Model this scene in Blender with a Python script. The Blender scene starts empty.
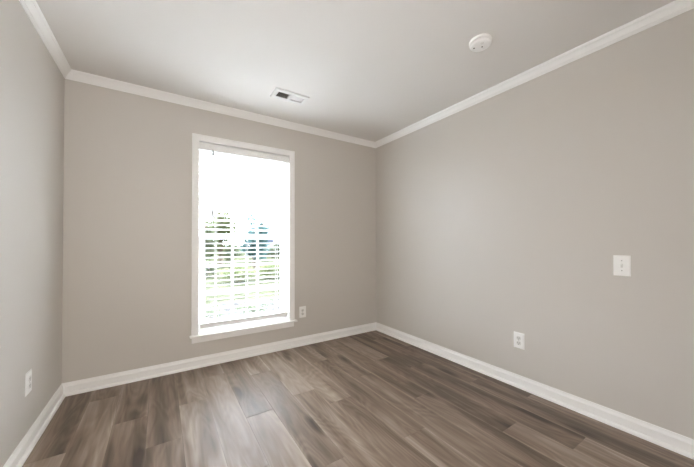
import bpy, bmesh, math, random
from mathutils import Vector, Matrix
random.seed(7)
SC = bpy.context.scene
COL = SC.collection

# ------------------------------------------------------------------ dimensions (metres)
W = 2.963            # room width, left wall x = 0, right wall x = W
DEPTH = 3.40         # back wall y = 0, rear wall (behind the camera) y = -DEPTH
H = 2.423
OX0, OX1, OZ0, OZ1 = 0.901, 1.770, 0.295, 2.063       # clear window opening in the casing
GROUND = -0.35

# ------------------------------------------------------------------ camera
cam_d = bpy.data.cameras.new('camera')
cam = bpy.data.objects.new('camera', cam_d)
COL.objects.link(cam)
SC.camera = cam
yaw, pit, rol = 0.5743450, 0.0122062, -0.0020897
F = Vector((math.sin(yaw)*math.cos(pit), math.cos(yaw)*math.cos(pit), math.sin(pit)))
R0 = Vector((math.cos(yaw), -math.sin(yaw), 0))
U0 = R0.cross(F)
Rv = R0*math.cos(rol) + U0*math.sin(rol)
Uv = U0*math.cos(rol) - R0*math.sin(rol)
M = Matrix((Rv, Uv, -F)).transposed().to_4x4()
M.translation = Vector((0.611866, -2.937989, 1.131173))
cam.matrix_world = M
cam_d.sensor_fit = 'HORIZONTAL'
cam_d.sensor_width = 36.0
cam_d.lens = 287.271/694*36.0
cam_d.shift_y = 5.265/694
cam_d.clip_start = 0.02

# ------------------------------------------------------------------ world: overcast sky, brighter where the veiled sun stands
world = bpy.data.worlds.new('sky'); SC.world = world
world.use_nodes = True
nt = world.node_tree; nt.nodes.clear()
def wn(t, **kw):
    n = nt.nodes.new(t)
    for k, v in kw.items(): setattr(n, k, v)
    return n
SKY_TOP = 100.0                       # hazy sky beyond the window: dim at the horizon, very bright high up
SKY_BANDS = (0.21, 0.38, 0.84, 0.80, 0.80)     # relative radiance at the heights below
SKY_HEIGHTS = (0.30, 0.37, 0.55, 0.72, 1.0)    # sine of the elevation
SKY_BACK = 0.15                       # the half of the sky behind the house
SKY_COLOUR = (0.905, 0.985, 1.15, 1)
tc = wn('ShaderNodeTexCoord')
sep = wn('ShaderNodeSeparateXYZ'); nt.links.new(tc.outputs['Generated'], sep.inputs[0])
rp = wn('ShaderNodeValToRGB'); nt.links.new(sep.outputs['Z'], rp.inputs[0])
el = rp.color_ramp.elements
el[0].position = SKY_HEIGHTS[0]; el[1].position = SKY_HEIGHTS[-1]
for h_ in SKY_HEIGHTS[1:-1]: el.new(h_)
for e_, v_ in zip(el, SKY_BANDS): e_.color = (v_, v_, v_, 1)
mr = wn('ShaderNodeMapRange', interpolation_type='SMOOTHSTEP')
mr.inputs['From Min'].default_value = -0.10; mr.inputs['From Max'].default_value = 0.35
mr.inputs['To Min'].default_value = SKY_BACK; mr.inputs['To Max'].default_value = 1.0
nt.links.new(sep.outputs['Y'], mr.inputs['Value'])
m1_ = wn('ShaderNodeMath', operation='MULTIPLY'); nt.links.new(rp.outputs['Color'], m1_.inputs[0]); nt.links.new(mr.outputs['Result'], m1_.inputs[1])
m2_ = wn('ShaderNodeMath', operation='MULTIPLY'); nt.links.new(m1_.outputs[0], m2_.inputs[0]); m2_.inputs[1].default_value = SKY_TOP
bg = wn('ShaderNodeBackground'); bg.inputs['Color'].default_value = SKY_COLOUR
nt.links.new(m2_.outputs[0], bg.inputs['Strength'])
out = wn('ShaderNodeOutputWorld'); nt.links.new(bg.outputs[0], out.inputs[0])

# ------------------------------------------------------------------ lights
def area(name, loc, look, sx, sy, power, col=(1, 1, 1), spread=math.pi):
    l = bpy.data.lights.new(name, 'AREA'); l.shape = 'RECTANGLE'; l.size = sx; l.size_y = sy
    l.energy = power; l.color = col; l.spread = spread
    o = bpy.data.objects.new(name, l); COL.objects.link(o)
    o.location = loc
    o.rotation_euler = (Vector(look)-Vector(loc)).to_track_quat('-Z', 'Z').to_euler()
    return o
P_DOOR, P_BOUNCE = 29.0, 7.5
area('doorway_fill', (0.62, -DEPTH-0.07, 1.05), (1.30, 0, 1.10), 0.62, 1.95, P_DOOR, (1.03, 0.975, 0.90))  # added fill lamp in the unseen doorway, stands in for daylight
area('bounced_flash', (0.50, -3.0, 1.55), (0.45, -2.75, 2.44), 0.25, 0.25, P_BOUNCE, (0.88, 0.99, 1.16))
por = area('window_portal', (1.335, 0.20, 1.18), (1.335, -1, 1.18), 0.95, 1.90, 1.0)
por.data.cycles.is_portal = True

SC.view_settings.view_transform = 'Standard'
SC.view_settings.look = 'None'
SC.view_settings.exposure = 0.0
SC.view_settings.gamma = 1.0
SC.view_settings.use_curve_mapping = False
SC.cycles.use_denoising = True
SC.cycles.max_bounces = 16
SC.cycles.diffuse_bounces = 10
SC.cycles.transparent_max_bounces = 24
SC.cycles.sample_clamp_indirect = 40.0

# ------------------------------------------------------------------ materials
def lin(r, g, b):
    f = lambda c: c/12.92 if c <= 0.04045 else ((c+0.055)/1.055)**2.4
    return (f(r/255), f(g/255), f(b/255), 1)
def mat(name, col, rough=0.5, spec=0.5, bump=None, metal=0.0):
    m = bpy.data.materials.new(name); m.use_nodes = True
    t = m.node_tree; b = t.nodes['Principled BSDF']
    b.inputs['Base Color'].default_value = col
    b.inputs['Roughness'].default_value = rough
    b.inputs['Specular IOR Level'].default_value = spec
    b.inputs['Metallic'].default_value = metal
    if bump:
        scale, strength, dist = bump
        g = t.nodes.new('ShaderNodeNewGeometry')
        n = t.nodes.new('ShaderNodeTexNoise'); n.inputs['Scale'].default_value = scale; n.inputs['Detail'].default_value = 3
        t.links.new(g.outputs['Position'], n.inputs['Vector'])
        bp = t.nodes.new('ShaderNodeBump'); bp.inputs['Strength'].default_value = strength; bp.inputs['Distance'].default_value = dist
        t.links.new(n.outputs['Fac'], bp.inputs['Height']); t.links.new(bp.outputs['Normal'], b.inputs['Normal'])
    return m
m_wall = mat('greige_wall_paint', lin(207, 202, 195), 0.42, 0.35, (140, 0.10, 0.002))
m_ceil = mat('flat_ceiling_paint', lin(224, 221, 217), 0.9, 0.1, (160, 0.08, 0.002))
m_trim = mat('white_trim_paint', lin(247, 246, 244), 0.32, 0.5)
m_vinyl = mat('white_window_vinyl', lin(240, 240, 238), 0.35, 0.5)
m_plastic = mat('white_plastic', lin(246, 245, 242), 0.35, 0.5)
m_receptacle = mat('white_receptacle_plastic', lin(226, 224, 219), 0.4, 0.5)
m_dark = mat('dark_slot', lin(40, 38, 36), 0.7, 0.2)
m_screw = mat('painted_screw', lin(205, 203, 198), 0.4, 0.5)
m_vent = mat('white_vent_enamel', lin(222, 221, 219), 0.7, 0.2)
m_duct = mat('dull_duct_metal', lin(112, 109, 102), 0.6, 0.4)
m_wand = mat('shaded_wand_plastic', lin(128, 126, 122), 0.3, 0.5)  # white wand, its backlit shade put into the grey
m_cord = mat('white_cord', lin(232, 231, 228), 0.8, 0.1)

# translucent vinyl slats
m_slat = bpy.data.materials.new('white_blind_slat'); m_slat.use_nodes = True
t = m_slat.node_tree; b = t.nodes['Principled BSDF']
b.inputs['Base Color'].default_value = lin(244, 243, 240); b.inputs['Roughness'].default_value = 0.4
tr = t.nodes.new('ShaderNodeBsdfTranslucent'); tr.inputs['Color'].default_value = lin(244, 243, 240)
mx = t.nodes.new('ShaderNodeMixShader'); mx.inputs[0].default_value = 0.15
t.links.new(b.outputs[0], mx.inputs[1]); t.links.new(tr.outputs[0], mx.inputs[2])
t.links.new(mx.outputs[0], t.nodes['Material Output'].inputs['Surface'])

# window glass
m_glass = bpy.data.materials.new('clear_glass'); m_glass.use_nodes = True
t = m_glass.node_tree; t.nodes.remove(t.nodes['Principled BSDF'])
a = t.nodes.new('ShaderNodeBsdfTransparent'); a.inputs['Color'].default_value = (0.97, 0.985, 0.98, 1)
g = t.nodes.new('ShaderNodeBsdfGlossy'); g.inputs['Roughness'].default_value = 0.02
fr = t.nodes.new('ShaderNodeFresnel'); fr.inputs['IOR'].default_value = 1.45
mx = t.nodes.new('ShaderNodeMixShader')
gm = t.nodes.new('ShaderNodeNewGeometry')
ml = t.nodes.new('ShaderNodeMath'); ml.operation = 'MULTIPLY_ADD'
ml.inputs[1].default_value = -1.0; ml.inputs[2].default_value = 1.0
t.links.new(gm.outputs['Backfacing'], ml.inputs[0])
m2 = t.nodes.new('ShaderNodeMath'); m2.operation = 'MULTIPLY'
t.links.new(ml.outputs[0], m2.inputs[0]); t.links.new(fr.outputs[0], m2.inputs[1])
t.links.new(m2.outputs[0], mx.inputs[0]); t.links.new(a.outputs[0], mx.inputs[1]); t.links.new(g.outputs[0], mx.inputs[2])
t.links.new(mx.outputs[0], t.nodes['Material Output'].inputs['Surface'])

# vinyl plank floor: per-plank tone and offset come from mesh attributes, grain from stretched noise
def floor_material():
    m = bpy.data.materials.new('rustic_oak_vinyl_plank'); m.use_nodes = True
    t = m.node_tree; N = t.nodes; L = t.links; b = N['Principled BSDF']
    def nd(ty, **kw):
        n = N.new(ty)
        for k, v in kw.items(): setattr(n, k, v)
        return n
    def math_(op, x, y=None, clamp=False):
        n = nd('ShaderNodeMath', operation=op, use_clamp=clamp)
        for i, v in enumerate((x, y)):
            if v is None: continue
            if isinstance(v, (int, float)): n.inputs[i].default_value = v
            else: L.new(v, n.inputs[i])
        return n.outputs[0]
    geo = nd('ShaderNodeNewGeometry')
    tone = nd('ShaderNodeAttribute', attribute_name='plank_tone').outputs['Fac']
    off = nd('ShaderNodeAttribute', attribute_name='plank_offset').outputs['Vector']
    add = nd('ShaderNodeVectorMath', operation='ADD'); L.new(geo.outputs['Position'], add.inputs[0]); L.new(off, add.inputs[1])
    def scaled(v, s):
        n = nd('ShaderNodeVectorMath', operation='MULTIPLY'); L.new(v, n.inputs[0]); n.inputs[1].default_value = s
        return n.outputs[0]
    def noise(v, scale, detail=4, rough=0.55, dist=0.0):
        n = nd('ShaderNodeTexNoise'); n.inputs['Scale'].default_value = scale; n.inputs['Detail'].default_value = detail
        n.inputs['Roughness'].default_value = rough; n.inputs['Distortion'].default_value = dist
        L.new(v, n.inputs['Vector']); return n.outputs['Fac']
    P = add.outputs[0]
    # knots pull the grain sideways
    vor = nd('ShaderNodeTexVoronoi', feature='F1'); vor.inputs['Scale'].default_value = 1.0
    L.new(scaled(P, (5.6, 1.5, 1)), vor.inputs['Vector'])
    kd = vor.outputs['Distance']
    knot = nd('ShaderNodeMapRange', interpolation_type='SMOOTHSTEP'); L.new(kd, knot.inputs['Value'])
    knot.inputs['From Min'].default_value = 0.04; knot.inputs['From Max'].default_value = 0.26
    knot.inputs['To Min'].default_value = 1.0; knot.inputs['To Max'].default_value = 0.0
    # broad soft bands along the plank
    broad = noise(scaled(P, (9.5, 0.95, 1)), 1.0, 3, 0.5, 0.8)
    # cathedral rings: sine of a warped distance
    warp = noise(scaled(P, (5.0, 0.8, 1)), 1.0, 2, 0.5, 0.3)
    rings = math_('SINE', math_('MULTIPLY', math_('ADD', warp, math_('MULTIPLY', kd, 0.25)), 95.0))
    rings = math_('MULTIPLY_ADD', rings, 0.5); rings_n = rings.node; rings_n.inputs[2].default_value = 0.5
    fine = noise(scaled(P, (120, 3.2, 1)), 1.0, 5, 0.65, 0.2)
    mid = noise(scaled(P, (26, 1.5, 1)), 1.0, 4, 0.6, 1.0)
    v = math_('MULTIPLY', math_('SUBTRACT', broad, 0.5), 1.25)
    v = math_('ADD', v, math_('MULTIPLY', math_('SUBTRACT', mid, 0.5), 0.38))
    v = math_('ADD', v, math_('MULTIPLY', math_('SUBTRACT', fine, 0.5), 0.15))
    v = math_('ADD', v, math_('MULTIPLY', math_('SUBTRACT', rings, 0.5), 0.10))
    v = math_('SUBTRACT', v, math_('MULTIPLY', knot.outputs[0], math_('MULTIPLY', broad, 0.80)))
    v = math_('ADD', v, tone)
    # highlight on the bevelled long edges of each plank, painted into the colour
    sx = nd('ShaderNodeSeparateXYZ'); L.new(geo.outputs['Position'], sx.inputs[0])
    fr = math_('FRACT', math_('DIVIDE', math_('SUBTRACT', sx.outputs['X'], 0.010), 0.178))
    edge = nd('ShaderNodeMapRange', interpolation_type='SMOOTHSTEP'); L.new(math_('ABSOLUTE', math_('SUBTRACT', fr, 0.5)), edge.inputs['Value'])
    edge.inputs['From Min'].default_value = 0.40; edge.inputs['From Max'].default_value = 0.50
    edge.inputs['To Min'].default_value = 0.0; edge.inputs['To Max'].default_value = 0.30
    ev = noise(scaled(P, (3.0, 1.1, 1)), 1.0, 1, 0.5, 0.0)
    v = math_('ADD', v, math_('MULTIPLY', edge.outputs[0], ev))
    v = math_('ADD', v, 0.0, True)
    ramp = nd('ShaderNodeValToRGB'); L.new(v, ramp.inputs[0])
    e = ramp.color_ramp.elements
    e[0].position = 0.0; e[0].color = lin(72, 59, 48)
    e[1].position = 1.0; e[1].color = lin(190, 175, 160)
    for p_, c in ((0.28, lin(106, 90, 76)), (0.55, lin(138, 121, 106)), (0.78, lin(163, 147, 132))):
        k = e.new(p_); k.color = c
    L.new(ramp.outputs[0], b.inputs['Base Color'])
    rr = nd('ShaderNodeMapRange'); L.new(fine, rr.inputs['Value'])
    rr.inputs['To Min'].default_value = 0.40; rr.inputs['To Max'].default_value = 0.54
    L.new(rr.outputs[0], b.inputs['Roughness'])
    b.inputs['Specular IOR Level'].default_value = 0.5
    bp = nd('ShaderNodeBump'); bp.inputs['Strength'].default_value = 0.12; bp.inputs['Distance'].default_value = 0.001
    L.new(fine, bp.inputs['Height']); L.new(bp.outputs['Normal'], b.inputs['Normal'])
    return m
m_floor = floor_material()

def leaf_mat(name, c1, c2):
    m = bpy.data.materials.new(name); m.use_nodes = True
    t = m.node_tree; b = t.nodes['Principled BSDF']
    g = t.nodes.new('ShaderNodeNewGeometry')
    r = t.nodes.new('ShaderNodeValToRGB'); r.color_ramp.elements[0].color = c1; r.color_ramp.elements[1].color = c2
    t.links.new(g.outputs['Random Per Island'], r.inputs[0]); t.links.new(r.outputs[0], b.inputs['Base Color'])
    b.inputs['Roughness'].default_value = 0.8; b.inputs['Specular IOR Level'].default_value = 0.0
    tr = t.nodes.new('ShaderNodeBsdfTranslucent'); t.links.new(r.outputs[0], tr.inputs['Color'])
    mx = t.nodes.new('ShaderNodeMixShader'); mx.inputs[0].default_value = 0.35
    t.links.new(b.outputs[0], mx.inputs[1]); t.links.new(tr.outputs[0], mx.inputs[2])
    t.links.new(mx.outputs[0], t.nodes['Material Output'].inputs['Surface'])
    return m
m_leaf = leaf_mat('leaf_green', lin(82, 88, 62), lin(118, 122, 90))
m_leaf_dark = leaf_mat('leaf_blue_green', lin(62, 84, 84), lin(94, 118, 114))
m_leaf_grey = leaf_mat('leaf_grey_green', lin(76, 82, 64), lin(110, 115, 92))
m_blossom = leaf_mat('pink_blossom', lin(210, 170, 182), lin(196, 188, 214))
m_bark = mat('bark', lin(104, 92, 80), 0.9, 0.1, (30, 0.6, 0.01))
m_siding = mat('pale_house_siding', lin(200, 200, 212), 0.8, 0.2)
m_shingle = mat('grey_roof_shingle', lin(120, 122, 134), 0.9, 0.1, (60, 0.5, 0.01))
m_pane_dark = mat('dark_house_window', lin(96, 102, 118), 0.15, 0.5)

def ground_mat(name, c1, c2, scale):
    m = mat(name, c1, 1.0, 0.0)
    t = m.node_tree; g = t.nodes.new('ShaderNodeNewGeometry')
    n = t.nodes.new('ShaderNodeTexNoise'); n.inputs['Scale'].default_value = scale; n.inputs['Detail'].default_value = 6
    r = t.nodes.new('ShaderNodeValToRGB'); r.color_ramp.elements[0].color = c1; r.color_ramp.elements[1].color = c2
    r.color_ramp.elements[0].position = 0.35; r.color_ramp.elements[1].position = 0.65
    t.links.new(g.outputs['Position'], n.inputs['Vector']); t.links.new(n.outputs['Fac'], r.inputs[0])
    t.links.new(r.outputs[0], t.nodes['Principled BSDF'].inputs['Base Color'])
    return m
m_lawn = ground_mat('lawn_grass', lin(33, 34, 25), lin(55, 56, 42), 5)
m_mulch = ground_mat('grey_mulch', lin(30, 29, 28), lin(58, 56, 54), 9)

# ------------------------------------------------------------------ mesh helpers
def build(name, bm, m, parent=None, smooth=False, bevel=0.0, seg=2):
    bmesh.ops.recalc_face_normals(bm, faces=bm.faces)
    me = bpy.data.meshes.new(name); bm.to_mesh(me); bm.free()
    o = bpy.data.objects.new(name, me); COL.objects.link(o)
    me.materials.append(m)
    if smooth:
        for p in me.polygons: p.use_smooth = True
    if bevel:
        md = o.modifiers.new('bevel', 'BEVEL'); md.width = bevel; md.segments = seg; md.limit_method = 'ANGLE'; md.angle_limit = 0.6
    if parent: o.parent = parent
    return o
def box(bm, x0, x1, y0, y1, z0, z1):
    v = [bm.verts.new(p) for p in ((x0,y0,z0),(x1,y0,z0),(x1,y1,z0),(x0,y1,z0),(x0,y0,z1),(x1,y0,z1),(x1,y1,z1),(x0,y1,z1))]
    for f in ((0,3,2,1),(4,5,6,7),(0,1,5,4),(1,2,6,5),(2,3,7,6),(3,0,4,7)): bm.faces.new([v[i] for i in f])
    return v
def boxes(*bs):
    bm = bmesh.new()
    for b_ in bs: box(bm, *b_)
    return bm
def xform(bm, M_):
    bmesh.ops.transform(bm, matrix=M_, verts=bm.verts); return bm
def lathe(profile, n=48):
    bm = bmesh.new(); rings = []
    for r, z in profile:
        if r < 1e-6: rings.append([bm.verts.new((0, 0, z))])
        else: rings.append([bm.verts.new((r*math.cos(2*math.pi*i/n), r*math.sin(2*math.pi*i/n), z)) for i in range(n)])
    for a_, b_ in zip(rings, rings[1:]):
        for i in range(n):
            j = (i+1) % n
            if len(a_) == 1 and len(b_) == 1: continue
            if len(a_) == 1: bm.faces.new((a_[0], b_[i], b_[j]))
            elif len(b_) == 1: bm.faces.new((a_[i], a_[j], b_[0]))
            else: bm.faces.new((a_[i], a_[j], b_[j], b_[i]))
    return bm
def sweep(bm, prof, path):
    """closed profile of (out, z) swept along mitred corner stations (origin, out-vector)"""
    rows = []
    for o_, d in path:
        rows.append([bm.verts.new((o_[0]+d[0]*p[0], o_[1]+d[1]*p[0], p[1])) for p in prof])
    n = len(prof)
    for a_, b_ in zip(rows, rows[1:]):
        for i in range(n):
            j = (i+1) % n
            bm.faces.new((a_[i], a_[j], b_[j], b_[i]))
    bm.faces.new(rows[0]); bm.faces.new(list(reversed(rows[-1])))
def rod(bm, a_, b_, r, n=8):
    a_ = Vector(a_); b_ = Vector(b_); d = (b_-a_).normalized()
    u = d.orthogonal().normalized(); w = d.cross(u)
    ra = [bm.verts.new(a_+(u*math.cos(2*math.pi*i/n)+w*math.sin(2*math.pi*i/n))*r) for i in range(n)]
    rb = [bm.verts.new(b_+(u*math.cos(2*math.pi*i/n)+w*math.sin(2*math.pi*i/n))*r) for i in range(n)]
    for i in range(n): bm.faces.new((ra[i], ra[(i+1)%n], rb[(i+1)%n], rb[i]))
    bm.faces.new(list(reversed(ra))); bm.faces.new(rb)
def tag(o, label, cat=None, group=None, kind=None):
    o['label'] = label
    if cat: o['category'] = cat
    if group: o['group'] = group
    if kind: o['kind'] = kind
    return o
def empty(name, loc, rot=(0, 0, 0)):
    o = bpy.data.objects.new(name, None); COL.objects.link(o)
    o.location = loc; o.rotation_euler = rot; o.empty_display_size = 0.05
    return o

# ------------------------------------------------------------------ room shell
T = 0.14
bm = boxes((-T, OX0-0.012, 0, T, -0.3, H+0.1), (OX1+0.012, W+T, 0, T, -0.3, H+0.1),
           (OX0-0.012, OX1+0.012, 0, T, -0.3, OZ0-0.03), (OX0-0.012, OX1+0.012, 0, T, OZ1+0.012, H+0.1))
tag(build('wall_back', bm, m_wall), 'greige painted wall around the window', 'wall', kind='structure')
bm = boxes((-T, 0, -DEPTH-T, 0, -0.1, H+0.1))
tag(build('wall_left', bm, m_wall), 'greige wall on the left with one low outlet', 'wall', kind='structure')
bm = boxes((W, W+T, -DEPTH-T, 0, -0.1, H+0.1))
tag(build('wall_right', bm, m_wall), 'long greige wall carrying the light switch and an outlet', 'wall', kind='structure')
# rear wall behind the camera: doorway on the left, window on the right
DX0, DX1, DZ = 0.22, 1.02, 2.04
y0, y1 = -DEPTH-T, -DEPTH
bm = boxes((0, DX0, y0, y1, 0, H), (DX0, DX1, y0, y1, DZ, H), (DX1, W, y0, y1, 0, H))
tag(build('wall_rear', bm, m_wall), 'greige wall with a doorway, opposite the window', 'wall', kind='structure')
# the hallway behind the doorway
HX0, HX1, HY = -0.6, 1.9, -4.75
bm = boxes((HX0-0.1, HX1+0.1, HY-0.1, HY, -0.1, H+0.1), (HX0-0.1, HX0, HY, y0, -0.1, H+0.1), (HX1, HX1+0.1, HY, y0, -0.1, H+0.1), (HX0, -T, y0, y0+0.1, -0.1, H+0.1))
tag(build('wall_hall', bm, m_wall), 'greige hallway walls beyond the doorway', 'wall', kind='structure')
bm = boxes((HX0, HX1, HY, y0, H, H+0.02))
tag(build('ceiling_hall', bm, m_ceil), 'flat off-white hallway ceiling', 'ceiling', kind='structure')


# ceiling with the hole for the air register
VX0, VX1, VY0, VY1 = 1.440, 1.690, -0.592, -0.492
bm = boxes((-T, VX0, -DEPTH-T, T, H, H+0.02), (VX1, W+T, -DEPTH-T, T, H, H+0.02),
           (VX0, VX1, -DEPTH-T, VY0, H, H+0.02), (VX0, VX1, VY1, T, H, H+0.02))
tag(build('ceiling', bm, m_ceil), 'flat off-white painted ceiling', 'ceiling', kind='structure')

# floor planks
PW, PL, X00 = 0.178, 1.22, 0.010
joint = {0: -0.80, 1: -0.22, 2: -0.64, 3: -1.00, 4: -0.62, 5: -0.26, 6: -1.016, 7: -0.426, 8: -0.93, 9: -1.168, 10: -0.49,
         11: -0.95, 12: -1.445, 13: -0.77, 14: -1.06, 15: -0.30, 16: -0.66, -1: -0.4}
tones = {(3, 0): .40, (3, 1): .60, (4, 0): .52, (4, 1): .60, (5, 0): .50, (5, 1): .60, (6, 0): .42, (6, 1): .62, (7, 0): .60, (7, 1): .44,
         (8, 0): .55, (8, 1): .58, (9, 0): .56, (9, 1): .46, (10, 0): .52, (10, 1): .40, (10, 2): .56, (11, 0): .46, (11, 1): .50,
         (12, 0): .46, (12, 1): .43, (12, 2): .60, (13, 0): .52, (13, 1): .38, (13, 2): .47, (14, 0): .33, (14, 1): .34, (14, 2): .56, (15, 0): .40, (15, 1): .42,
         (0, 0): .45, (1, 0): .44, (1, 1): .48, (2, 0): .50, (2, 1): .42}
bm = bmesh.new()
lt = bm.faces.layers.float.new('plank_tone')
lo = bm.faces.layers.float_vector.new('plank_offset')
g_ = 0.0008
for k in range(-1, 17):
    xa, xb = max(-0.0, X00+k*PW), min(W, X00+(k+1)*PW)
    if xb <= xa: continue
    js = [0.0]; y = joint[k]
    while y > 0: y -= PL
    while y > -DEPTH-T: js.append(y); y -= PL
    js.append(-DEPTH-T)
    for i in range(len(js)-1):
        ya, yb = js[i+1], js[i]
        v = box(bm, xa+g_, xb-g_, ya+g_, yb-g_, -0.006, 0)
        tn = 0.47+1.35*(tones.get((k, i), 0.46+random.uniform(-0.1, 0.1))-0.48)
        of = (random.uniform(-40, 40), random.uniform(-40, 40), random.uniform(-9, 9))
        for f in set(f for vv in v for f in vv.link_faces): f[lt] = tn; f[lo] = of
# underlay seen only in the hairline joints
v = box(bm, -T, W+T, -DEPTH-T, T, -0.05, -0.0012)
for f in set(f for vv in v for f in vv.link_faces): f[lt] = 0.05; f[lo] = (0, 0, 0)
v = box(bm, -0.6, 1.9, -4.75, -DEPTH-T, -0.05, 0)
for f in set(f for vv in v for f in vv.link_faces): f[lt] = 0.45; f[lo] = (3, 5, 0)
tag(build('floor', bm, m_floor), 'greyish brown wood plank floor', 'floor', kind='structure')

# baseboards with shoe moulding (profile: distance from wall, height)
base_p = [(0, 0), (0.027, 0), (0.027, 0.005), (0.0262, 0.010), (0.0235, 0.0155), (0.019, 0.0195), (0.0135, 0.021), (0.0115, 0.0205), (0.0115, 0.061), (0.0130, 0.0625), (0.0130, 0.0665),
          (0.0112, 0.070), (0.0065, 0.079), (0.0045, 0.087), (0.004, 0.092), (0.003, 0.093), (0.0, 0.093)]
C0, C1, C2, C3 = (0, 0), (W, 0), (W, -DEPTH), (0, -DEPTH)
d0, d1, d2, d3 = (1, -1), (-1, -1), (-1, 1), (1, 1)
def run(name, prof, a_, b_, label, cat):
    bm = bmesh.new(); sweep(bm, prof, (a_, b_))
    return tag(build(name, bm, m_trim), label, cat, kind='structure')
run('baseboard_back', base_p, (C0, d0), (C1, d1), 'white baseboard below the window', 'baseboard')
run('baseboard_right', base_p, (C1, d1), (C2, d2), 'white baseboard along the wall with the light switch', 'baseboard')
run('baseboard_left', base_p, (C3, d3), (C0, d0), 'short white baseboard along the left wall', 'baseboard')
bm = bmesh.new()
sweep(bm, base_p, (((W, -DEPTH), d2), ((DX1+0.06, -DEPTH), (0, 1))))
sweep(bm, base_p, (((DX0-0.06, -DEPTH), (0, 1)), ((0, -DEPTH), d3)))
tag(build('baseboard_rear', bm, m_trim), 'white baseboard beside the doorway', 'baseboard', kind='structure')
bm = boxes((DX0-0.06, DX0, -DEPTH, -DEPTH+0.018, 0, DZ+0.06), (DX1, DX1+0.06, -DEPTH, -DEPTH+0.018, 0, DZ+0.06), (DX0, DX1, -DEPTH, -DEPTH+0.018, DZ, DZ+0.06))
tag(build('trim_5', bm, m_trim, bevel=0.003), 'white casing round the open doorway', 'door casing', kind='structure')
# crown moulding
cr = [(0.0, H), (0.0, H-0.063), (0.0075, H-0.063), (0.0085, H-0.0585), (0.0050, H-0.057), (0.0050, H-0.0555), (0.0105, H-0.0545), (0.011, H-0.0505), (0.0075, H-0.049),
      (0.0075, H-0.0475), (0.0145, H-0.046), (0.020, H-0.038), (0.027, H-0.029), (0.034, H-0.0225), (0.0345, H-0.020), (0.029, H-0.0185), (0.029, H-0.0165), (0.0365, H-0.0155),
      (0.043, H-0.010), (0.0455, H-0.005), (0.0455, H)]
run('trim_1', cr, (C0, d0), (C1, d1), 'white crown moulding above the window', 'crown moulding')
run('trim_2', cr, (C1, d1), (C2, d2), 'white crown moulding above the light switch wall', 'crown moulding')
run('trim_3', cr, (C3, d3), (C0, d0), 'white crown moulding on top of the left wall', 'crown moulding')
run('trim_4', cr, (C2, d2), (C3, d3), 'white crown moulding above the doorway', 'crown moulding')

# ------------------------------------------------------------------ the window
win = tag(empty('window_1', (0, 0, 0)), 'tall white double hung window with grid panes', 'window', kind='structure')
CW = 0.057
# casing: stepped profile swept round three sides with mitres
bm = bmesh.new()
cp = [(0.0, 0.0), (0.0, -0.011), (0.004, -0.013), (0.012, -0.0135), (0.020, -0.0155), (0.044, -0.0175), (0.050, -0.019), (0.055, -0.019), (0.057, -0.017), (0.057, 0.0)]
st = [((OX0, OZ0), (-1, 0)), ((OX0, OZ1), (-1, 1)), ((OX1, OZ1), (1, 1)), ((OX1, OZ0), (1, 0))]
rows = [[bm.verts.new((o_[0]+d[0]*p[0], p[1], o_[1]+d[1]*p[0])) for p in cp] for o_, d in st]
for a_, b_ in zip(rows, rows[1:]):
    for i in range(len(cp)):
        j = (i+1) % len(cp); bm.faces.new((a_[i], a_[j], b_[j], b_[i]))
bm.faces.new(rows[0]); bm.faces.new(list(reversed(rows[-1])))
build('casing', bm, m_trim, win)
# jamb lining
build('jamb', boxes((OX0-0.012, OX0, 0, 0.075, OZ0-0.03, OZ1+0.012), (OX1, OX1+0.012, 0, 0.075, OZ0-0.03, OZ1+0.012),
      (OX0, OX1, 0, 0.075, OZ1, OZ1+0.012)), m_trim, win)
# stool and apron
build('window_sill', boxes((OX0-CW-0.016, OX1+CW+0.022, -0.050, 0, OZ0-0.017, OZ0), (OX0, OX1, 0, 0.085, OZ0-0.017, OZ0)), m_trim, win, bevel=0.004)
build('apron', boxes((OX0-CW+0.002, OX1+CW-0.006, -0.014, 0, OZ0-0.071, OZ0-0.017)), m_trim, win, bevel=0.003)
# vinyl frame outside the jamb
fx0, fx1, fz0, fz1 = OX0+0.016, OX1-0.016, OZ0+0.02, OZ1-0.016
build('window_frame', boxes((OX0-0.012, fx0, 0.075, 0.150, OZ0-0.03, OZ1+0.012), (fx1, OX1+0.012, 0.075, 0.150, OZ0-0.03, OZ1+0.012),
      (fx0, fx1, 0.075, 0.150, OZ0-0.03, fz0), (fx0, fx1, 0.075, 0.150, fz1, OZ1+0.012)), m_vinyl, win, bevel=0.002)
def sash(name, z0, z1, y, bot, top):
    s = 0.044; x0, x1 = fx0+0.001, fx1-0.001
    o = build(name, boxes((x0, x0+s, y, y+0.03, z0, z1), (x1-s, x1, y, y+0.03, z0, z1), (x0+s, x1-s, y, y+0.03, z0, z0+bot), (x0+s, x1-s, y, y+0.03, z1-top, z1)), m_vinyl, win, bevel=0.003)
    gx0, gx1, gz0, gz1 = x0+s, x1-s, z0+bot, z1-top
    bm = bmesh.new()
    for i in (1, 2):
        xm = gx0+(gx1-gx0)*i/3; box(bm, xm-0.010, xm+0.010, y+0.008, y+0.022, gz0, gz1)
        zm = gz0+(gz1-gz0)*i/3; box(bm, gx0, gx1, y+0.009, y+0.021, zm-0.010, zm+0.010)
    build('muntin_grid', bm, m_vinyl, o)
    build('pane', boxes((gx0-0.004, gx1+0.004, y+0.013, y+0.017, gz0-0.004, gz1+0.004)), m_glass, o)
    return o
MZ = 1.19
sash('lower_sash', fz0+0.001, MZ+0.018, 0.080, 0.060, 0.040)
up = sash('upper_sash', MZ-0.018, fz1-0.001, 0.114, 0.040, 0.045)
bm = boxes((1.315, 1.357, 0.081, 0.105, MZ+0.0182, MZ+0.026), (1.322, 1.350, 0.072, 0.100, MZ+0.0262, MZ+0.034))
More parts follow.
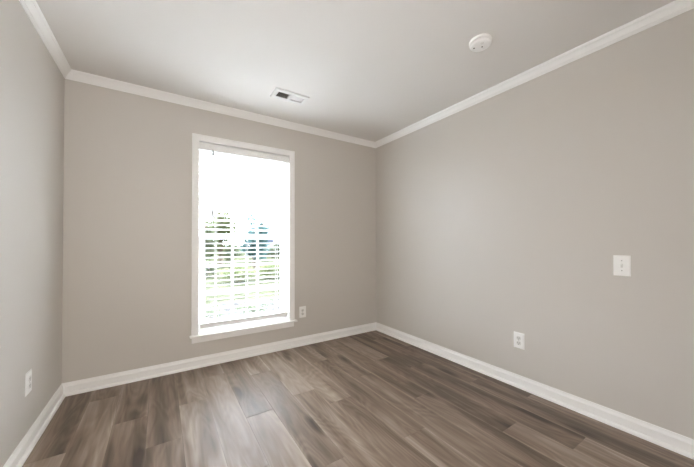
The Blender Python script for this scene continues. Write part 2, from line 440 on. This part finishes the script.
build('sash_lock', bm, m_vinyl, win, bevel=0.002)

# ------------------------------------------------------------------ the blind
BX0, BX1, BY = OX0+0.007, OX1-0.006, 0.033
bl = tag(empty('window_blind', (0.5*(BX0+BX1), BY, OZ0)), 'white horizontal slat blind hanging open inside the window', 'blind')
PT = Matrix.Translation((-0.5*(BX0+BX1), -BY, -OZ0))
def bpart(name, bm, m, **kw): return build(name, xform(bm, PT), m, bl, **kw)
bpart('headrail', boxes((BX0, BX1, BY-0.022, BY+0.026, OZ1-0.054, OZ1-0.006)), m_vinyl, bevel=0.002)
# moulded valance in front of the headrail
bm = bmesh.new()
vp = [(-0.0235, 1.990), (-0.0235, 2.053), (-0.032, 2.053), (-0.0335, 2.049), (-0.031, 2.044), (-0.031, 2.003), (-0.033, 1.998), (-0.033, 1.993), (-0.031, 1.990)]
ra = [bm.verts.new((BX0-0.003, BY+a_, z)) for a_, z in vp]; rb = [bm.verts.new((BX1+0.003, BY+a_, z)) for a_, z in vp]
for i in range(len(vp)): bm.faces.new((ra[i], ra[(i+1) % len(vp)], rb[(i+1) % len(vp)], rb[i]))
bm.faces.new(ra); bm.faces.new(list(reversed(rb)))
bpart('valance', bm, m_vinyl)
# slats: 50 mm, gently crowned
bm = bmesh.new()
pitch, z, tilt, n_s = 0.0445, 1.968, math.radians(-9), 0
while z > 0.402:
    prev = None; top = []; botm = []
    for i in range(7):
        u = -0.025+0.050*i/6; h = 0.0022*(1-(u/0.025)**2)
        yy = BY+0.003+u*math.cos(tilt); zz = z+h+u*math.sin(tilt)
        top.append((yy, zz+0.0013)); botm.append((yy, zz-0.0013))
    pr = top+botm[::-1]
    ra = [bm.verts.new((BX0+0.004, a_, q)) for a_, q in pr]; rb = [bm.verts.new((BX1-0.004, a_, q)) for a_, q in pr]
    for i in range(len(pr)): bm.faces.new((ra[i], ra[(i+1) % len(pr)], rb[(i+1) % len(pr)], rb[i]))
    bm.faces.new(ra); bm.faces.new(list(reversed(rb)))
    z -= pitch; n_s += 1
bpart('slats', bm, m_slat)
bpart('bottom_rail', boxes((BX0+0.004, BX1-0.004, BY-0.022, BY+0.028, 0.337, 0.384)), m_vinyl, bevel=0.005)
for x in (1.045, 1.335, 1.640):
    bm = bmesh.new()
    for yy in (BY-0.0245, BY+0.0305):
        rod(bm, (x, yy, 0.380), (x, yy, 2.02), 0.0009, 6)
    rod(bm, (x+0.012, BY+0.003, 0.383), (x+0.012, BY+0.003, 2.01), 0.0008, 6)
    bpart('ladder_cord', bm, m_cord)
bm = bmesh.new()
rod(bm, (1.016, BY-0.043, 1.375), (1.016, BY-0.043, 1.99), 0.0060, 6)
rod(bm, (1.016, BY-0.043, 1.368), (1.016, BY-0.043, 1.40), 0.0072, 10)
w_ = bpart('tilt_wand', bm, m_wand)
w_['label'] = 'plastic tilt wand, coloured grey as if backlit'
bm = bmesh.new(); rod(bm, (1.016, BY-0.043, 1.992), (1.016, BY-0.018, 2.014), 0.002, 6)
bpart('wand_hook', bm, m_wand)

# ------------------------------------------------------------------ outlets and switch (built facing -y, origin on the wall)
def plate_bm(w, h, holes):
    bm = bmesh.new(); t0, t1, b_ = 0.0025, 0.0055, 0.006
    z0 = [(-w/2, -h/2), (w/2, -h/2), (w/2, h/2), (-w/2, h/2)]
    z1 = [(-w/2+b_, -h/2+b_), (w/2-b_, -h/2+b_), (w/2-b_, h/2-b_), (-w/2+b_, h/2-b_)]
    A = [bm.verts.new((x, 0, z)) for x, z in z0]; B = [bm.verts.new((x, -t0, z)) for x, z in z0]; C = [bm.verts.new((x, -t1, z)) for x, z in z1]
    for p, q in ((A, B), (B, C)):
        for i in range(4): bm.faces.new((p[i], p[(i+1) % 4], q[(i+1) % 4], q[i]))
    bm.faces.new(C); bm.faces.new(list(reversed(A)))
    return bm
def screw(parent, z, y):
    bm = xform(lathe([(0, -0.0), (0.0034, 0.0), (0.0034, 0.0008), (0.0022, 0.0014), (0, 0.0015)], 16), Matrix.Rotation(math.pi/2, 4, 'X'))
    o = build('screw', xform(bm, Matrix.Translation((0, y, z))), m_screw, parent, smooth=False)
    build('screw_slot', boxes((-0.0027, 0.0027, y-0.0017, y-0.0012, z-0.0004, z+0.0004)), m_dark, o)
def disc_face(w, h, y0, y1):
    """receptacle face: a circle with flattened top and bottom"""
    bm = bmesh.new(); pts = []
    for i in range(40):
        a_ = 2*math.pi*i/40; pts.append((w*math.cos(a_), max(-h, min(h, w*math.sin(a_)))))
    A = [bm.verts.new((x, y0, z)) for x, z in pts]; B = [bm.verts.new((x, y1, z)) for x, z in pts]
    for i in range(40): bm.faces.new((A[i], A[(i+1) % 40], B[(i+1) % 40], B[i]))
    bm.faces.new(B); bm.faces.new(list(reversed(A))); return bm
def outlet(loc, rz, label):
    r = tag(empty('wall_outlet', loc, (0, 0, rz)), label, 'outlet', 'duplex outlets low on the walls')
    build('cover_plate', plate_bm(0.079, 0.122, None), m_plastic, r)
    for s in (1, -1):
        z = 0.0195*s
        f = build('receptacle', xform(disc_face(0.0172, 0.0142, -0.005, -0.0078), Matrix.Translation((0, 0, z))), m_receptacle, r)
        build('slot', boxes((-0.0075, -0.0053, -0.0082, -0.0077, z-0.002, z+0.0068)), m_dark, f)
        build('slot', boxes((0.0053, 0.0075, -0.0082, -0.0077, z-0.001, z+0.0060)), m_dark, f)
        build('ground_hole', xform(disc_face(0.0026, 0.0026, -0.0077, -0.0082), Matrix.Translation((0, 0, z-0.0078))), m_dark, f)
    screw(r, 0, -0.0055)
    return r
outlet((1.926, 0, 0.363), 0, 'white duplex outlet beside the window sill')
outlet((W, -1.776, 0.362), math.radians(-90), 'white duplex outlet low on the wall with the light switch')
outlet((0, -0.644, 0.362), math.radians(90), 'white duplex outlet on the left wall near the corner')
sw = tag(empty('light_switch', (W, -2.379, 0.986), (0, 0, math.radians(-90))), 'white toggle light switch on the right wall', 'light switch')
build('cover_plate', plate_bm(0.078, 0.124, None), m_plastic, sw)
build('toggle_slot', boxes((-0.0052, 0.0052, -0.0062, -0.005, -0.012, 0.012)), m_receptacle, sw)
tg = boxes((-0.0036, 0.0036, -0.020, -0.004, -0.0048, 0.0048))
for v in tg.verts:
    if v.co.y < -0.015: v.co.x *= 0.8; v.co.z = v.co.z*0.6+0.008
build('toggle', tg, m_plastic, sw, bevel=0.0008)
screw(sw, 0.030, -0.0055); screw(sw, -0.030, -0.0055)

# ------------------------------------------------------------------ ceiling register
cx, cy = 0.5*(VX0+VX1), 0.5*(VY0+VY1)
vent = tag(empty('ceiling_vent', (cx, cy, H)), 'white two-way air register in the ceiling', 'air vent')
def vp_(name, bm, m, parent=vent, **kw): return build(name, xform(bm, Matrix.Translation((-cx, -cy, -H))), m, parent, **kw)
bm = bmesh.new()
o4 = [(VX0-0.030, VY0-0.034), (VX1+0.026, VY0-0.034), (VX1+0.026, VY1+0.030), (VX0-0.030, VY1+0.030)]
i4 = [(VX0+0.006, VY0+0.006), (VX1-0.006, VY0+0.006), (VX1-0.006, VY1-0.006), (VX0+0.006, VY1-0.006)]
def ring4(pts, z): return [bm.verts.new((x, y, z)) for x, y in pts]
def inset(pts, k): return [(x+(cx-x)/abs(cx-x)*k, y+(cy-y)/abs(cy-y)*k) for x, y in pts]
rs = [ring4(o4, H), ring4(o4, H-0.003), ring4(inset(o4, 0.003), H-0.010), ring4(i4, H-0.010), ring4(i4, H-0.003)]
for p, q in zip(rs, rs[1:]):
    for i in range(4): bm.faces.new((p[i], p[(i+1) % 4], q[(i+1) % 4], q[i]))
vp_('vent_frame', bm, m_vent)
xm = 1.564
vp_('divider', boxes((xm-0.009, xm+0.009, VY0+0.006, VY1-0.006, H-0.010, H+0.010)), m_vent)
for name, xa, xb, sgn in (('louvre_bank', VX0+0.008, xm-0.011, 1), ('louvre_bank', xm+0.011, VX1-0.008, -1)):
    bm = bmesh.new(); n = 7 if sgn > 0 else 9
    for i in range(n):
        x = xa+(xb-xa)*(i+0.5)/n
        v = box(bm, -0.0005, 0.0005, VY0+0.007, VY1-0.007, -0.009, 0.009)
        bmesh.ops.transform(bm, matrix=Matrix.Translation((x, 0, H+0.002)) @ Matrix.Rotation(sgn*math.radians(36 if sgn > 0 else 50), 4, 'Y'), verts=v)
    vp_(name, bm, m_vent)
bm = boxes((VX0+0.0005, VX0+0.0025, VY0+0.0005, VY1-0.0005, H-0.002, H+0.22), (VX1-0.0025, VX1-0.0005, VY0+0.0005, VY1-0.0005, H-0.002, H+0.22),
           (VX0+0.0025, VX1-0.0025, VY0+0.0005, VY0+0.0025, H-0.002, H+0.22), (VX0+0.0025, VX1-0.0025, VY1-0.0025, VY1-0.0005, H-0.002, H+0.22),
           (VX0+0.0005, VX1-0.0005, VY0+0.0005, VY1-0.0005, H+0.22, H+0.222))
vp_('duct_boot', bm, m_duct)

# ------------------------------------------------------------------ smoke detector
sd = tag(empty('smoke_detector', (2.328, -1.868, H), (math.pi, 0, 0)), 'round white smoke detector on the ceiling', 'smoke detector')
build('mounting_base', lathe([(0, 0), (0.067, 0), (0.068, 0.003), (0.067, 0.010), (0.063, 0.0125), (0.058, 0.013), (0, 0.013)]), m_plastic, sd, smooth=True).modifiers.new('e', 'EDGE_SPLIT').split_angle = 0.7
build('vent_gap', lathe([(0, 0.0131), (0.053, 0.0131), (0.053, 0.0190), (0, 0.0190)]), mat('detector_gap', lin(70, 68, 65), 0.7, 0.2), sd)
build('detector_body', lathe([(0, 0.0185), (0.060, 0.0185), (0.0635, 0.020), (0.064, 0.024), (0.061, 0.031), (0.056, 0.0345), (0.047, 0.0367), (0.020, 0.0375), (0, 0.0377)]), m_plastic, sd, smooth=True).modifiers.new('e', 'EDGE_SPLIT').split_angle = 0.7
for (dx, dy, r_) in ((-0.020, -0.031, 0.005), (0.010, 0.006, 0.005)):
    build('sounder_hole', xform(lathe([(0, 0.0), (r_, 0.0), (r_, 0.0022), (0, 0.0024)], 20), Matrix.Translation((dx, dy, 0.0363))), m_dark, sd)
build('test_button', xform(lathe([(0, 0.0), (0.011, 0.0), (0.011, 0.0018), (0.009, 0.0026), (0, 0.0028)], 28), Matrix.Translation((-0.022, 0.026, 0.0363))), m_receptacle, sd)

# ------------------------------------------------------------------ outdoors, seen through the blind
bm = bmesh.new(); bm.faces.new([bm.verts.new(p) for p in ((-60, 4.6, GROUND), (60, 4.6, GROUND), (60, 90, GROUND+0.4), (-60, 90, GROUND+0.4))])
tag(build('ground_lawn', bm, m_lawn), 'pale green lawn outside the window', 'lawn', kind='structure')
bm = bmesh.new(); bm.faces.new([bm.verts.new(p) for p in ((-60, 0.14, GROUND), (60, 0.14, GROUND), (60, 4.6, GROUND), (-60, 4.6, GROUND))])
tag(build('ground_bed', bm, m_mulch), 'grey mulch bed right outside the window', 'flower bed', kind='structure')
def crown_bm(center, radii, n, size, rnd, clumps=14):
    bm = bmesh.new(); cs = []
    for _ in range(clumps):
        d = Vector((rnd.gauss(0, 1), rnd.gauss(0, 1), rnd.gauss(0, 1))).normalized()*rnd.uniform(0.35, 0.75)
        cs.append((d, rnd.uniform(0.28, 0.5)))
    for _ in range(n):
        c, r = rnd.choice(cs)
        d = Vector((rnd.gauss(0, 1), rnd.gauss(0, 1), rnd.gauss(0, 1))).normalized()*r*rnd.uniform(0.6, 1.0)
        p = c+d
        q = Vector((center[0]+p.x*radii[0], center[1]+p.y*radii[1], center[2]+p.z*radii[2]))
        nrm = (d.normalized()+Vector((rnd.uniform(-.6, .6), rnd.uniform(-.6, .6), rnd.uniform(-.2, .8)))).normalized()
        u = nrm.orthogonal().normalized(); u = Matrix.Rotation(rnd.uniform(0, 6.28), 3, nrm) @ u; w = nrm.cross(u)
        s = size*rnd.uniform(0.7, 1.3)
        vs = [bm.verts.new(q+u*s), bm.verts.new(q+w*s*0.45+nrm*s*0.12), bm.verts.new(q-u*s), bm.verts.new(q-w*s*0.45+nrm*s*0.12)]
        bm.faces.new(vs)
    return bm
def trunk_bm(h, r, rnd, spread):
    bm = bmesh.new(); rod(bm, (0, 0, -0.1), (0, 0, h*0.6), r, 10)
    for i in range(6):
        a_ = i*1.05+rnd.uniform(-.3, .3); z0 = h*rnd.uniform(0.35, 0.58)
        rod(bm, (0, 0, z0), (math.cos(a_)*spread*0.6, math.sin(a_)*spread*0.6, z0+h*0.3), r*0.4, 6)
    return bm
def tree(x, y, h, cz, radii, n, size, m, label, seed):
    rnd = random.Random(seed)
    gz = GROUND+max(0, (y-4.6))*0.4/85.4
    r = tag(empty('tree', (x, y, gz)), label, 'tree', 'trees beyond the lawn')
    build('trunk', trunk_bm(h, 0.03*h, rnd, min(radii[0], radii[1])), m_bark, r)
    build('crown', crown_bm((0, 0, cz), radii, n, size, rnd, 22), m, r)
    return r
def shrub(x, y, radii, n, size, m, label, seed, blossom=None):
    rnd = random.Random(seed)
    gz = GROUND+max(0, (y-4.6))*0.4/85.4
    r = tag(empty('shrub', (x, y, gz)), label, 'shrub', 'shrubs outside the window')
    bm = bmesh.new()
    for i in range(7):
        a_ = i*0.9; rod(bm, (0.02*math.cos(a_), 0.02*math.sin(a_), -0.05), (radii[0]*0.5*math.cos(a_), radii[1]*0.5*math.sin(a_), radii[2]*1.1), 0.008, 5)
    build('stem', bm, m_bark, r)
    build('foliage', crown_bm((0, 0, radii[2]), radii, n, size, rnd), m, r)
    if blossom: build('blossoms', crown_bm((0, 0, radii[2]*1.1), (radii[0]*1.04, radii[1]*1.04, radii[2]), n//3, size*0.8, rnd), blossom, r)
    return r
tree(4.6, 12.0, 3.2, 1.75, (1.05, 0.9, 1.25), 3600, 0.085, m_leaf_dark, 'blue green tree seen through the middle of the upper sash', 1)
tree(3.55, 15.2, 4.6, 2.3, (1.15, 0.9, 1.9), 4200, 0.085, m_leaf, 'light green tree seen left of the blue green tree', 2)
tree(2.2, 13.0, 3.2, 1.7, (0.85, 0.8, 1.2), 2600, 0.085, m_leaf_grey, 'small grey green tree at the left edge of the upper sash', 4)
tree(0.55, 5.2, 4.6, 3.75, (1.9, 0.9, 0.6), 600, 0.05, m_leaf_grey, 'sparse tree near the glass with branches over the upper sash', 3)
for i, (x, lab) in enumerate(((3.2, 'large grey green shrub at the far left of the distant row'), (5.05, 'large grey green shrub second in the distant row'),
                              (6.9, 'large grey green shrub third in the distant row'), (8.75, 'large grey green shrub at the right end of the distant row'))):
    shrub(x, 20.0+0.3*(i % 2), (0.88, 0.6, 0.74), 3000, 0.08, m_leaf_grey, lab, 30+i)
shrub(2.15, 2.6, (0.50, 0.42, 0.20), 900, 0.03, m_leaf_grey, 'low grey green shrub at the lower right of the glass', 11)
shrub(1.30, 3.1, (0.50, 0.42, 0.17), 900, 0.03, m_leaf_grey, 'low grey green shrub behind the middle of the lower sash', 12)
shrub(4.6, 8.6, (0.9, 0.7, 0.36), 1300, 0.05, m_leaf, 'yellow green shrub on the lawn seen at right', 13)
shrub(3.0, 8.2, (0.8, 0.6, 0.34), 1300, 0.05, m_leaf, 'yellow green shrub on the lawn seen at centre', 14)
shrub(2.25, 10.5, (0.42, 0.4, 0.36), 700, 0.05, m_leaf_grey, 'shrub with pale pink and lavender blossoms at the left', 15, m_blossom)
# neighbour's house, far right
hx, hy = 18.2, 44.0
hz = GROUND+(hy-6-4.6)*0.4/85.4
ho = tag(empty('house', (hx, hy, hz)), 'pale house with a grey roof far across the lawn', 'house')
build('house_wall', boxes((-5, 5, -3, 3, 0, 2.4)), m_siding, ho)
bm = bmesh.new()
v = [bm.verts.new(p) for p in ((-5.4, -3.5, 2.4), (5.4, -3.5, 2.4), (5.4, 3.5, 2.4), (-5.4, 3.5, 2.4), (-5.4, 0, 4.0), (5.4, 0, 4.0))]
for f in ((0, 1, 5, 4), (2, 3, 4, 5), (0, 4, 3), (1, 2, 5), (0, 3, 2, 1)): bm.faces.new([v[i] for i in f])
build('house_roof', bm, m_shingle, ho)
for x in (-3.4, -0.6, 2.4):
    f = build('house_window', boxes((x-0.6, x+0.6, -3.05, -3.0, 0.9, 2.1)), m_trim, ho)
    build('house_pane', boxes((x-0.5, x+0.5, -3.07, -3.05, 1.0, 2.0)), m_pane_dark, f)
